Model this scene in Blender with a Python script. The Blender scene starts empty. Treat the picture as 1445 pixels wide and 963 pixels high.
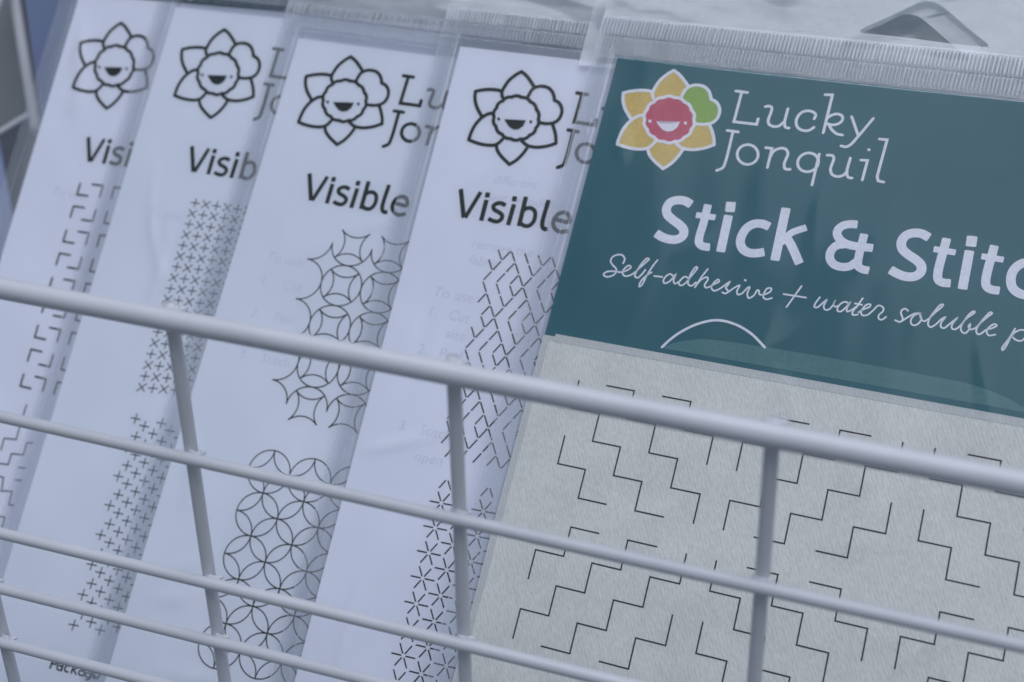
# Packets of stitching patterns standing in a white wire basket, seen close up.
import bpy, bmesh, math, random
from mathutils import Matrix, Vector, noise

# ------------------------------------------------------------------ measured layout (metres / millimetres on each card)
GEO = {'H': [[[-0.14261, 0.0, 0.15314], [0.10988, -0.0, 0.14771]], [[-0.15087, -0.0, 0.1209], [0.11635, 0.0, 0.11442]],
       [[-0.15928, 0.0, 0.08808], [0.12223, 0.0, 0.08416]], [[-0.16368, 0.0, 0.07092], [0.12513, -0.0, 0.0692]],
       [[-0.1681, -0.0, 0.05368], [0.12846, 0.0, 0.05207]]],
 'V': [[[-0.13542, 0.00241, 0.15558], [-0.1319, 0.00241, 0.01608]], [[-0.07323, 0.00241, 0.15401], [-0.07077, 0.00241, 0.03541]],
       [[-0.01241, 0.00241, 0.15247], [-0.01101, 0.00241, 0.0525]], [[0.04807, 0.00241, 0.15094], [0.05007, 0.00241, 0.05508]],
       [[-0.15496, 0.00241, 0.15607], [-0.1669, 0.00241, 0.00502]], [[0.10526, 0.00241, 0.14949], [0.0966, 0.00241, 0.05321]]],
 'W': [[0, 0, [-0.13299, 0.0, 0.15293]], [0, 1, [-0.13217, 0.0, 0.12045]], [0, 2, [-0.13134, 0.0, 0.08769]], [0, 3, [-0.13091, -0.0, 0.07073]],
       [0, 4, [-0.13048, 0.0, 0.05347]], [1, 0, [-0.07151, 0.0, 0.15161]], [1, 1, [-0.07083, 0.0, 0.11896]], [1, 2, [-0.07016, 0.0, 0.08684]],
       [1, 3, [-0.06982, 0.0, 0.07036]], [1, 4, [-0.06946, 0.0, 0.05314]], [2, 0, [-0.01139, -0.0, 0.15032]], [2, 1, [-0.01093, 0.0, 0.11751]],
       [2, 2, [-0.01049, 0.0, 0.08601]], [2, 3, [-0.01027, 0.0, 0.07001]], [2, 4, [-0.01003, 0.0, 0.05282]], [3, 0, [0.04844, 0.0, 0.14903]],
       [3, 1, [0.04913, 0.0, 0.11605]], [3, 2, [0.04977, -0.0, 0.08517]], [3, 3, [0.05009, -0.0, 0.06965]], [3, 4, [0.05045, 0.0, 0.05249]],
       [4, 0, [-0.15273, 0.0, 0.15336]], [4, 1, [-0.15528, 0.0, 0.12101]], [4, 2, [-0.15789, -0.0, 0.08806]], [4, 3, [-0.15925, 0.0, 0.07089]],
       [4, 4, [-0.16061, 0.0, 0.05363]], [5, 0, [0.10465, 0.0, 0.14782]], [5, 1, [0.10167, -0.0, 0.11477]], [5, 2, [0.09895, -0.0, 0.08448]],
       [5, 3, [0.09759, 0.0, 0.06937]], [5, 4, [0.09605, 0.0, 0.05224]]],
 'bg': {'backdrop': [[-0.8357, 0.3063, 0.4517], [0.4819, 0.7645, 0.4509], [0.6525, 0.2723, -0.5361], [-0.6652, -0.1858, -0.5353]],
        'bin_panel': [[-0.2899, 0.2145, 0.1616], [-0.2699, 0.2188, 0.157], [-0.2554, 0.1975, 0.1098], [-0.272, 0.1866, 0.1006]],
        'lav': [[-0.282, 0.1699, 0.1197], [-0.2535, 0.1754, 0.1119], [-0.2401, 0.1603, 0.0766], [-0.2646, 0.1426, 0.06]],
        'pouch': [[-0.2392, 0.1855, 0.1854], [-0.1933, 0.2038, 0.1895], [-0.2044, 0.157, 0.1126], [-0.2185, 0.156, 0.1197]],
        'rimB': [[-0.2701, 0.1802, 0.1009], [-0.2513, 0.1935, 0.1129]],
        'rimL': [[-0.2617, 0.2055, 0.158], [-0.2667, 0.1913, 0.1357]],
        'rimR': [[-0.266, 0.2123, 0.16], [-0.2473, 0.1888, 0.1063]]},
 'bn': [-0.0, 1.0, 0.0],
 'cam': {'loc': [0.07496, -0.21515, 0.27963], 'rot': [[0.94453, 0.32843, -0.00058], [-0.15282, 0.44098, 0.88442], [0.29071, -0.83527, 0.4667]]},
 'r': [2.27901, 1.36476, 1.45003]}
PACKS = {1: {'o': [-0.20081, 0.16217, 0.16755], 'x': [0.99994, 0.00939, 0.0051], 'y': [-0.01006, 0.66206, 0.74939], 'z': [0.00364, -0.7494, 0.66211]},
 2: {'o': [-0.16348, 0.15761, 0.16784], 'x': [0.99995, -0.00326, -0.00921], 'y': [0.00904, 0.66211, 0.74935], 'z': [0.00364, -0.7494, 0.66211]},
 3: {'o': [-0.11807, 0.14981, 0.16442], 'x': [0.99957, -0.01661, -0.02432], 'y': [0.0292, 0.66191, 0.74901], 'z': [0.00364, -0.7494, 0.66211]},
 4: {'o': [-0.06632, 0.14719, 0.16753], 'x': [0.99989, -0.00681, -0.01323], 'y': [0.0144, 0.66209, 0.74929], 'z': [0.00364, -0.7494, 0.66211]},
 5: {'o': [-0.01998, 0.14364, 0.17025], 'x': [0.99876, -0.04975, 0.00352], 'y': [0.03136, 0.68156, 0.73109], 'z': [-0.03879, -0.73006, 0.68228]},
 6: {'o': [-0.18553, 0.18901, 0.18937], 'x': [0.99994, 0.00939, 0.0051], 'y': [-0.01006, 0.66206, 0.74939], 'z': [0.00364, -0.7494, 0.66211]},
 7: {'o': [-0.02649, 0.19106, 0.18586], 'x': [0.99994, 0.00939, 0.0051], 'y': [-0.01006, 0.66206, 0.74939], 'z': [0.00364, -0.7494, 0.66211]},
 8: {'o': [-0.02417, 0.1435, 0.16634], 'x': [0.99876, -0.04975, 0.00352], 'y': [0.03136, 0.68156, 0.73109], 'z': [-0.03879, -0.73006, 0.68228]}}
LATTICE = {'crosses': [[3.68955, -0.00399506, 25.5375], [-0.318906, -3.28856, -60.4458], [0.0057059, -3.87898e-05, 1.0]],
 'diamonds': [[1.77586, 1.92658, 28.8337], [-2.94077, 3.06055, -56.1188], [-0.00235389, 0.00115439, 1.0]],
 'keys': [[3.81598, -0.0243582, 19.668], [0.249012, -3.79307, -61.4316], [-0.00389476, 0.000256837, 1.0]],
 'lower': [[12.1847, 0.0282463, 29.3472], [0.0352794, -11.6719, -130.619], [0.00189179, -0.000808205, 1.0]],
 'plus': [[1.68491, -0.023474, 26.4143], [-0.0635217, -1.65589, -125.468], [0.000797753, -0.000123637, 1.0]],
 'stairs': [[7.21241, -0.0172807, 12.0105], [0.0348939, -7.13485, -103.396], [-0.000327825, -0.000958576, 1.0]],
 'stars': [[6.52762, -0.0505841, 26.772], [0.362704, -6.33577, -125.302], [-0.00180525, -0.00123671, 1.0]],
 'upper': [[12.1569, -0.0211378, 34.7183], [-0.0896251, -11.6163, -58.8728], [0.00349623, -0.000790646, 1.0]]}
FLOWER_ON = {1: [[1.0104, -0.030626], [0.0064005, 1.0227], [1.5354, -5.6593]],
 2: [[1.0166, -0.022495], [-0.0042537, 1.0166], [2.4099, -3.0275]],
 3: [[1.0042, 0.0060236], [0.0015621, 0.97233], [1.8825, -1.5183]],
 4: [[0.96903, -0.032502], [0.016971, 0.97197], [3.9536, -2.6516]]}
TITLE_ON = {1: [[0.985, 0.0], [-0.0, 0.985], [7.299, -6.0435]],
 2: [[0.985, 0.0], [-0.0, 0.985], [8.6822, -2.796]],
 3: [[0.985, 0.0], [-0.0, 0.985], [5.3055, 0.38827]]}
STROKES = {'arc': [(0.643, 0, 1, 0, [30.55, -76.66, 32.18, -74.31, 34.2, -72.08, 38.05, -69.16, 42.51, -67.43, 47.21, -67.71, 51.46, -69.35, 55.39, -72.11])],
 'brand': [(0.753, 0, 0, 0, [33.49, -5.98, 36.56, -6.01]), (0.746, 0, 0, 0, [35.07, -6.01, 34.88, -14.53, 40.81, -14.49, 40.84, -12.92]),
           (0.739, 0, 1, 0, [41.95, -9.35, 42.82, -9.09, 43.56, -9.36, 43.73, -10.31, 43.48, -12.95, 43.88, -14.01, 45.18, -14.5, 46.47, -14.18, 47.48, -12.87]),
           (0.735, 0, 1, 0, [47.72, -9.2, 47.72, -13.2, 48.2, -14.32, 49.1, -14.42]),
           (0.731, 0, 1, 0,
            [54.82, -11.09, 54.96, -9.97, 54.22, -9.32, 53.0, -9.11, 51.59, -9.59, 50.68, -10.89, 50.51, -12.47, 51.14, -13.86, 52.46, -14.56, 54.11, -14.42, 55.23, -13.39]),
           (0.729, 0, 0, 0, [56.18, -4.19, 57.98, -4.0, 57.8, -14.54]),
           (0.724, 0, 1, 0, [57.92, -10.57, 58.94, -9.52, 60.34, -9.05, 61.52, -9.48, 61.75, -10.62, 61.02, -11.63, 59.64, -12.14, 58.21, -12.0]),
           (0.721, 0, 1, 0, [58.62, -12.06, 59.73, -13.44, 61.19, -14.41, 62.6, -14.55]), (0.718, 0, 0, 0, [63.86, -9.32, 66.37, -14.01]),
           (0.715, 0, 1, 0, [69.17, -9.13, 66.5, -14.35, 65.04, -16.9, 64.1, -17.57, 62.86, -17.49]), (0.745, 0, 0, 0, [33.73, -17.14, 36.58, -17.17]),
           (0.74, 0, 1, 0, [35.26, -17.16, 35.19, -25.62, 34.84, -27.44, 33.5, -28.37]),
           (0.736, 0, 0, 1,
            [42.96, -22.62, 43.02, -23.22, 42.95, -23.81, 42.75, -24.36, 42.43, -24.84, 42.01, -25.23, 41.5, -25.51, 40.93, -25.66, 40.33, -25.67, 39.74, -25.55, 39.17, -25.3,
             38.66, -24.94, 38.23, -24.48, 37.91, -23.94, 37.71, -23.35, 37.65, -22.74, 37.71, -22.15, 37.91, -21.6, 38.24, -21.11, 38.67, -20.72, 39.18, -20.45, 39.75, -20.3,
             40.35, -20.29, 40.95, -20.41, 41.52, -20.66, 42.02, -21.03, 42.45, -21.5, 42.76, -22.03]),
           (0.731, 0, 0, 0, [44.5, -20.49, 46.07, -20.5, 46.02, -25.77]),
           (0.727, 0, 1, 0, [46.06, -22.99, 46.68, -21.15, 48.09, -20.18, 49.44, -20.18, 50.29, -21.3, 49.98, -24.26, 50.51, -25.5, 51.71, -25.47]),
           (0.72, 0, 0, 1,
            [57.95, -21.67, 58.17, -22.2, 58.27, -22.76, 58.24, -23.33, 58.08, -23.89, 57.81, -24.39, 57.44, -24.83, 56.97, -25.18, 56.45, -25.41, 55.89, -25.53, 55.31, -25.51,
             54.76, -25.37, 54.26, -25.11, 53.83, -24.74, 53.49, -24.29, 53.27, -23.76, 53.16, -23.2, 53.19, -22.62, 53.34, -22.06, 53.62, -21.55, 54.0, -21.12, 54.46, -20.77,
             54.99, -20.53, 55.56, -20.42, 56.13, -20.44, 56.68, -20.58, 57.18, -20.84, 57.61, -21.22]),
           (0.716, 0, 0, 0, [58.01, -20.41, 57.93, -28.83]),
           (0.713, 0, 1, 0, [60.0, -20.42, 61.3, -20.35, 61.78, -21.08, 61.56, -24.06, 62.22, -25.33, 63.54, -25.71, 64.91, -25.19, 65.68, -24.01]),
           (0.708, 0, 1, 0, [65.74, -20.41, 65.65, -24.37, 66.28, -25.53, 67.17, -25.62]), (0.706, 0, 0, 0, [68.38, -20.58, 69.98, -20.46, 69.73, -25.75]),
           (0.709, 0, 0, 0, [69.67, -17.56, 69.81, -17.61]), (0.703, 0, 0, 0, [71.72, -14.4, 73.58, -14.36, 73.07, -24.37, 73.54, -25.47, 74.9, -25.56])],
 'flower': [(0.887, 0, 1, 0, [12.44, -10.7, 11.92, -9.33, 12.15, -7.76, 13.04, -5.42, 14.52, -3.52, 15.98, -2.21]),
            (0.883, 0, 1, 0, [15.98, -2.21, 17.64, -3.15, 19.45, -4.74, 20.83, -6.17]), (0.891, 0, 1, 0, [11.63, -8.95, 10.63, -8.8, 8.71, -8.91, 6.24, -9.42, 4.09, -10.24]),
            (0.891, 0, 1, 0, [4.09, -10.24, 4.51, -12.32, 5.62, -14.58, 7.74, -17.1]),
            (0.883, 0, 1, 0, [10.88, -15.84, 9.55, -16.32, 7.85, -17.97, 6.65, -20.3, 6.12, -22.75, 6.01, -24.79]),
            (0.875, 0, 1, 0, [6.01, -24.79, 8.2, -25.27, 11.14, -25.47, 13.62, -25.13, 14.87, -24.35, 15.79, -22.88]),
            (0.866, 0, 1, 0, [14.39, -24.99, 15.16, -26.49, 16.69, -27.94, 19.69, -29.91]), (0.86, 0, 1, 0, [19.69, -29.91, 21.35, -28.28, 22.72, -26.1, 23.67, -23.71]),
            (0.858, 0, 1, 0, [21.41, -22.55, 23.22, -23.53, 25.91, -23.66, 28.84, -22.86, 31.28, -21.59]),
            (0.857, 0, 1, 0, [31.28, -21.59, 30.75, -19.68, 29.86, -17.81, 28.87, -16.2]),
            (0.874, 0, 1, 0, [19.8, -9.36, 20.47, -7.07, 21.79, -5.95, 23.14, -5.62, 24.92, -5.8, 26.4, -6.77, 27.4, -8.4, 27.63, -9.12]),
            (0.863, 0, 1, 0, [27.63, -9.12, 29.11, -9.7, 30.26, -11.07, 30.66, -12.69, 30.33, -14.41, 29.36, -15.6, 27.34, -16.31, 25.11, -16.43]),
            (0.874, 0, 0, 1,
             [24.45, -15.31, 24.63, -15.66, 24.78, -16.01, 24.88, -16.37, 24.91, -16.74, 24.88, -17.1, 24.78, -17.45, 24.63, -17.78, 24.44, -18.09, 24.47, -18.46, 24.44, -18.83,
              24.37, -19.18, 24.23, -19.51, 24.04, -19.81, 23.79, -20.07, 23.5, -20.29, 23.19, -20.48, 23.04, -20.8, 22.85, -21.11, 22.62, -21.38, 22.34, -21.61, 22.02, -21.79,
              21.67, -21.91, 21.3, -21.98, 20.92, -22.01, 20.63, -22.23, 20.31, -22.42, 19.97, -22.56, 19.6, -22.65, 19.22, -22.67, 18.84, -22.63, 18.45, -22.53, 18.08, -22.4,
              17.7, -22.47, 17.32, -22.5, 16.93, -22.48, 16.55, -22.4, 16.18, -22.26, 15.84, -22.07, 15.52, -21.82, 15.22, -21.55, 14.84, -21.46, 14.46, -21.33, 14.1, -21.15,
              13.78, -20.92, 13.49, -20.64, 13.25, -20.33, 13.06, -19.99, 12.91, -19.63, 12.59, -19.39, 12.29, -19.11, 12.04, -18.81, 11.83, -18.48, 11.69, -18.12, 11.62, -17.75,
              11.59, -17.37, 11.61, -17.0, 11.42, -16.66, 11.26, -16.3, 11.16, -15.93, 11.12, -15.56, 11.16, -15.19, 11.25, -14.84, 11.4, -14.5, 11.59, -14.19, 11.57, -13.81,
              11.59, -13.44, 11.66, -13.08, 11.8, -12.75, 12.0, -12.44, 12.25, -12.18, 12.55, -11.96, 12.87, -11.77, 13.02, -11.43, 13.21, -11.12, 13.44, -10.84, 13.72, -10.61,
              14.05, -10.44, 14.41, -10.32, 14.78, -10.25, 15.17, -10.22, 15.47, -10.0, 15.79, -9.81, 16.13, -9.67, 16.51, -9.59, 16.89, -9.57, 17.28, -9.62, 17.67, -9.72, 18.05,
              -9.86, 18.43, -9.79, 18.81, -9.76, 19.2, -9.79, 19.58, -9.87, 19.95, -10.02, 20.3, -10.22, 20.62, -10.47, 20.91, -10.74, 21.29, -10.84, 21.67, -10.98, 22.02, -11.16,
              22.34, -11.4, 22.62, -11.68, 22.85, -11.99, 23.04, -12.34, 23.19, -12.7, 23.51, -12.94, 23.8, -13.21, 24.04, -13.52, 24.24, -13.85, 24.38, -14.2, 24.45, -14.57,
              24.47, -14.95])],
 'package': [(0.732, 1, 0, 0, [22.57, -193.92, 22.42, -196.91]), (0.675, 1, 1, 0, [22.56, -194.25, 23.96, -194.01, 24.55, -194.55, 24.06, -195.25, 22.58, -195.53]),
             (0.617, 1, 1, 0,
              [25.97, -196.12, 25.94, -196.25, 25.88, -196.38, 25.77, -196.49, 25.64, -196.58, 25.48, -196.64, 25.31, -196.67, 25.14, -196.68, 24.97, -196.65, 24.8, -196.59, 24.66,
               -196.51, 24.54, -196.4, 24.46, -196.28, 24.41, -196.14, 24.4, -196.0, 24.43, -195.87, 24.5, -195.74, 24.6, -195.63, 24.73, -195.54, 24.89, -195.48, 25.06, -195.45,
               25.24, -195.44, 25.41, -195.47, 25.57, -195.53, 25.72, -195.62, 25.83, -195.72, 25.92, -195.84, 25.96, -195.98]),
             (0.672, 1, 0, 0, [26.0, -194.75, 26.01, -196.83]), (0.671, 1, 1, 0, [28.18, -194.92, 27.25, -194.95, 26.84, -195.76, 27.15, -196.49, 28.18, -196.57]),
             (0.67, 1, 0, 0, [29.28, -193.73, 29.1, -196.71]), (0.558, 1, 0, 0, [30.55, -194.72, 29.47, -195.77]), (0.613, 1, 0, 0, [29.49, -195.55, 30.71, -196.66]),
             (0.612, 1, 1, 0,
              [32.9, -195.95, 32.87, -196.09, 32.8, -196.22, 32.69, -196.33, 32.56, -196.42, 32.4, -196.49, 32.22, -196.52, 32.04, -196.52, 31.86, -196.49, 31.7, -196.44, 31.55,
               -196.35, 31.43, -196.24, 31.34, -196.11, 31.3, -195.97, 31.29, -195.83, 31.32, -195.69, 31.39, -195.56, 31.5, -195.44, 31.63, -195.35, 31.79, -195.29, 31.97,
               -195.25, 32.15, -195.25, 32.33, -195.28, 32.49, -195.34, 32.64, -195.43, 32.76, -195.54, 32.85, -195.66, 32.89, -195.8]),
             (0.667, 1, 0, 0, [33.03, -194.69, 32.98, -196.67]),
             (0.61, 1, 1, 0,
              [34.96, -195.99, 34.94, -196.13, 34.87, -196.25, 34.77, -196.36, 34.63, -196.45, 34.48, -196.51, 34.31, -196.54, 34.14, -196.55, 33.97, -196.52, 33.81, -196.46,
               33.67, -196.38, 33.55, -196.27, 33.47, -196.15, 33.42, -196.01, 33.41, -195.88, 33.44, -195.74, 33.51, -195.62, 33.61, -195.51, 33.75, -195.42, 33.9, -195.36, 34.07,
               -195.33, 34.24, -195.32, 34.41, -195.35, 34.57, -195.41, 34.72, -195.49, 34.83, -195.6, 34.91, -195.72, 34.96, -195.86]),
             (0.61, 1, 1, 0, [35.18, -194.91, 34.98, -196.81, 33.82, -197.35]),
             (0.553, 1, 1, 0, [35.88, -195.81, 37.57, -195.61, 37.4, -194.8, 36.37, -194.77, 35.69, -195.51, 36.16, -196.28, 37.47, -196.24])],
 'steps': [(0.4, 1, 0, 0, [23.04, -130.32, 22.86, -137.4]), (0.4, 1, 0, 0, [22.86, -137.4, 22.88, -140.95, 18.89, -141.26, 18.97, -144.86]),
           (0.4, 1, 0, 0, [28.55, -140.94, 26.66, -141.39, 26.69, -144.93, 22.71, -145.21, 22.66, -148.49, 18.81, -148.7]), (0.4, 1, 0, 0, [28.66, -148.44, 26.11, -148.76]),
           (0.4, 1, 0, 0, [28.54, -152.12, 26.12, -152.43]), (0.4, 1, 0, 0, [19.49, -152.16, 22.37, -152.35, 22.87, -155.76]),
           (0.4, 1, 0, 0, [22.55, -156.24, 26.42, -155.76, 26.56, -159.6, 28.35, -159.57]), (0.4, 1, 0, 0, [23.77, -163.51, 26.47, -163.31, 26.5, -165.91, 26.5, -168.79])],
 'tagline': [(0.456, 0, 1, 0,
              [15.53, -56.75, 15.68, -55.64, 14.84, -54.69, 13.61, -54.71, 12.4, -55.56, 12.17, -56.76, 13.01, -57.71, 14.15, -58.61, 14.12, -59.88, 13.0, -60.79, 11.8, -60.99,
               11.23, -60.54, 11.84, -59.72, 13.68, -59.27, 15.43, -59.19, 17.0, -58.43, 17.76, -57.47, 17.2, -57.09, 16.34, -57.89, 15.97, -59.21, 16.62, -60.0, 17.7, -59.82,
               18.88, -58.91, 20.19, -57.07, 21.36, -55.43, 21.87, -54.63, 21.37, -54.46, 20.41, -55.84, 19.56, -58.07, 19.34, -59.62, 20.12, -59.96, 20.99, -58.91, 21.63,
               -57.55]),
             (0.451, 0, 1, 0, [24.11, -54.51, 23.4, -55.92, 22.37, -58.86, 21.66, -61.67, 21.15, -62.18, 21.1, -61.12, 21.84, -59.56, 22.6, -58.65, 23.36, -57.91]),
             (0.45, 0, 0, 0, [24.26, -58.76, 26.32, -58.67]),
             (0.447, 0, 1, 0,
              [29.03, -58.0, 28.14, -57.58, 27.27, -58.29, 26.84, -59.54, 27.2, -60.2, 28.14, -59.79, 28.98, -58.65, 29.51, -57.56, 29.4, -59.29, 29.95, -59.84, 30.91, -59.11]),
             (0.445, 0, 1, 0,
              [32.92, -57.92, 32.04, -57.64, 31.21, -58.49, 30.87, -59.68, 31.49, -60.11, 32.49, -59.3, 33.54, -57.17, 34.54, -54.87, 34.21, -54.64, 33.56, -55.82, 33.08, -58.14,
               33.3, -59.52, 34.13, -59.73, 35.08, -58.69]),
             (0.443, 0, 1, 0, [37.18, -54.79, 36.09, -57.17, 35.11, -59.96]),
             (0.44, 0, 1, 0,
              [35.37, -59.17, 36.36, -57.59, 37.55, -56.86, 37.85, -57.44, 37.37, -59.01, 37.85, -59.63, 38.67, -59.21, 39.75, -58.32, 40.73, -57.45, 40.4, -57.01, 39.51, -58.01,
               39.17, -59.34, 39.97, -60.05, 41.18, -59.42, 42.53, -57.96, 43.35, -57.12, 43.05, -58.04, 42.72, -58.8, 43.46, -59.56, 43.05, -60.26, 42.11, -60.14]),
             (0.434, 0, 1, 0,
              [43.47, -59.9, 44.82, -58.45, 45.97, -57.62, 45.65, -59.18, 46.0, -60.0, 46.92, -59.66, 48.03, -57.9, 48.47, -57.65, 48.3, -59.43, 48.86, -60.48, 49.91, -59.67,
               50.56, -58.1, 50.91, -58.18, 51.27, -59.09, 52.55, -58.87, 53.79, -57.79, 53.74, -57.1, 52.85, -57.25, 52.31, -58.56, 52.41, -59.76, 53.29, -60.03, 54.4, -59.53]),
             (0.538, 0, 0, 0, [46.96, -56.05, 47.11, -56.13]), (0.44, 0, 0, 0, [60.86, -55.3, 58.4, -61.19]), (0.44, 0, 0, 0, [57.04, -58.03, 62.52, -58.01]),
             (0.435, 0, 1, 0,
              [65.75, -57.38, 64.95, -59.33, 65.03, -60.04, 65.66, -60.0, 66.65, -58.79, 67.49, -57.73, 67.12, -59.43, 67.55, -60.2, 68.39, -60.12, 69.16, -58.96, 69.44, -57.78,
               69.33, -58.69, 69.75, -59.09, 70.37, -58.82]),
             (0.432, 0, 1, 0,
              [72.98, -57.93, 72.11, -57.48, 71.19, -57.88, 70.45, -59.21, 70.62, -60.07, 71.39, -60.03, 72.28, -58.89, 73.02, -57.56, 72.61, -59.07, 72.85, -59.82, 73.7, -59.29,
               74.71, -58.23]),
             (0.43, 0, 1, 0, [75.76, -55.89, 74.9, -58.08, 74.11, -59.69, 74.29, -60.38, 75.42, -60.13]), (0.431, 0, 0, 0, [74.23, -57.48, 75.91, -57.54]),
             (0.428, 0, 1, 0,
              [75.52, -59.52, 76.65, -58.49, 77.82, -57.69, 77.86, -57.13, 77.17, -57.2, 76.32, -58.31, 76.08, -59.54, 76.69, -60.15, 77.68, -59.78, 78.74, -58.48, 79.78, -57.03,
               80.96, -57.45, 81.02, -58.32, 80.29, -59.39, 80.41, -60.25, 81.14, -60.43, 82.02, -59.54]),
             (0.435, 0, 1, 0, [86.7, -57.19, 86.09, -56.79, 85.35, -57.16, 85.21, -58.04, 85.69, -58.92, 85.89, -59.66, 85.4, -60.23, 84.24, -60.02]),
             (0.429, 0, 1, 0,
              [85.74, -60.0, 87.05, -58.68, 88.29, -57.62, 89.46, -57.34, 88.36, -57.97, 87.8, -59.15, 88.0, -60.2, 88.83, -60.49, 89.69, -59.78, 90.07, -58.63, 89.48, -57.48,
               90.03, -58.64, 90.78, -59.11, 91.64, -58.35, 92.94, -56.44, 94.17, -54.77, 94.3, -54.27, 93.78, -54.41, 92.77, -56.11, 91.85, -58.32, 91.83, -59.76, 92.49, -60.27,
               93.49, -59.47, 94.53, -57.96, 95.33, -57.27, 94.7, -58.65, 94.74, -59.72, 95.46, -60.02, 96.46, -58.94, 97.92, -57.12, 97.18, -58.69, 97.3, -59.74, 98.04, -59.85,
               98.95, -58.85, 100.01, -56.87, 101.62, -54.91, 101.37, -54.72, 100.63, -55.45, 99.67, -57.41, 99.22, -59.16, 99.62, -60.16, 100.41, -60.37, 101.09, -59.3, 101.12,
               -57.99, 100.86, -58.63, 101.51, -59.23, 102.49, -58.69]),
             (0.423, 0, 1, 0,
              [102.49, -58.69, 103.51, -57.09, 104.73, -55.44, 105.47, -54.48, 105.07, -54.31, 104.21, -55.53, 103.09, -57.76, 102.72, -59.37, 103.29, -60.14, 103.98, -59.78,
               104.78, -58.83, 106.05, -58.13, 106.98, -57.3, 106.51, -57.03, 105.56, -57.79, 105.03, -59.07, 105.62, -59.96, 107.04, -59.53]),
             (0.418, 0, 1, 0,
              [111.07, -57.32, 110.19, -59.91, 109.05, -62.58, 109.27, -62.97, 109.87, -61.73, 110.53, -59.38, 111.37, -58.05, 112.73, -57.33, 113.62, -57.64, 113.63, -58.93,
               112.86, -60.01, 111.69, -59.99, 110.98, -59.53])],
 'title': [(2.314, 1, 1, 0,
            [28.98, -38.38, 27.26, -37.72, 25.2, -37.85, 23.66, -38.74, 23.1, -40.37, 23.64, -41.93, 25.42, -43.23, 27.41, -44.27, 28.81, -45.5, 28.94, -47.11, 27.81, -48.19,
             25.98, -48.52, 23.81, -48.21, 22.18, -47.52]),
           (2.074, 1, 1, 0, [33.39, -38.0, 33.37, -43.16, 33.18, -46.8, 33.43, -48.2, 34.36, -48.94, 35.75, -49.04, 36.24, -48.96]),
           (1.599, 1, 1, 0, [31.16, -41.04, 35.89, -40.96]), (2.268, 1, 1, 0, [39.18, -40.09, 39.34, -49.57]), (2.492, 1, 1, 0, [39.05, -36.5, 39.27, -38.71]),
           (2.244, 1, 1, 0, [49.71, -41.26, 48.12, -40.86, 46.16, -41.1, 44.58, -42.31, 43.7, -44.41, 43.67, -46.56, 44.7, -48.17, 46.53, -48.87, 48.48, -48.62, 49.87, -48.12]),
           (2.295, 1, 1, 0, [52.92, -36.01, 53.08, -49.64]), (1.749, 1, 1, 0, [53.67, -44.96, 55.54, -42.12, 58.76, -40.2]),
           (2.209, 1, 1, 0, [54.65, -43.39, 56.43, -45.58, 59.07, -49.53]),
           (2.095, 1, 1, 0, [70.68, -37.48, 69.03, -37.66, 67.41, -38.38, 66.47, -39.86, 66.85, -41.22, 68.23, -42.45, 70.09, -42.99, 75.48, -42.92]),
           (2.084, 1, 1, 0, [68.7, -43.06, 67.05, -43.6, 65.98, -45.29, 66.12, -47.17, 67.33, -48.49, 69.51, -48.85, 71.16, -48.35, 72.47, -47.08]),
           (1.997, 1, 1, 0, [72.95, -39.8, 72.84, -46.64, 73.2, -48.09, 74.35, -48.65, 75.68, -48.73]),
           (2.253, 1, 1, 0,
            [87.94, -38.1, 86.12, -37.45, 83.95, -37.68, 82.5, -38.74, 81.97, -40.45, 82.55, -42.05, 84.33, -43.33, 86.2, -44.26, 87.62, -45.52, 87.76, -47.17, 86.63, -48.4, 84.67,
             -48.8, 82.74, -48.45, 80.89, -47.75]),
           (2.081, 1, 1, 0, [92.13, -37.89, 91.74, -47.24, 92.2, -48.46, 93.28, -48.9, 94.83, -48.79]), (1.536, 1, 1, 0, [89.81, -40.88, 94.62, -40.95]),
           (2.207, 1, 1, 0, [97.81, -40.14, 97.89, -49.59]), (2.432, 1, 1, 0, [97.8, -36.47, 97.89, -38.68]),
           (2.048, 1, 1, 0, [103.13, -37.99, 102.72, -47.05, 103.27, -48.31, 104.33, -48.78, 105.96, -48.76]), (1.511, 1, 1, 0, [100.84, -40.94, 105.62, -41.01]),
           (2.165, 1, 1, 0, [113.16, -41.48, 111.44, -40.86, 109.9, -41.29, 108.49, -42.99, 108.12, -45.23, 108.82, -47.47, 110.48, -48.64, 112.43, -48.77, 113.92, -48.05]),
           (2.22, 1, 1, 0, [116.12, -35.9, 116.04, -49.3]), (2.007, 1, 1, 0, [116.18, -44.24, 117.45, -42.22, 119.31, -41.91, 120.16, -43.21, 120.23, -49.65])],
 'visible': [(1.288, 1, 0, 0, [10.72, -41.33, 13.48, -49.02]), (1.172, 1, 0, 0, [16.42, -41.35, 13.95, -48.95]), (1.277, 1, 0, 0, [18.6, -43.29, 18.56, -49.09]),
             (1.338, 1, 0, 0, [18.48, -41.21, 18.57, -42.39]),
             (1.161, 1, 1, 0,
              [24.15, -43.94, 23.02, -43.54, 21.68, -43.8, 20.96, -44.64, 21.42, -45.56, 22.82, -46.11, 23.98, -46.86, 23.98, -47.99, 23.06, -48.77, 21.79, -48.74, 20.49, -48.38]),
             (1.266, 1, 0, 0, [26.48, -43.39, 26.28, -49.18]), (1.326, 1, 0, 0, [26.22, -41.17, 26.23, -42.38]), (1.263, 1, 0, 0, [29.25, -40.81, 29.29, -48.99]),
             (1.149, 1, 1, 0, [29.28, -44.85, 30.09, -43.97, 31.41, -43.69, 32.59, -44.35, 33.05, -45.9, 32.87, -47.47, 32.03, -48.57, 30.85, -48.81, 29.69, -48.37]),
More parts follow.
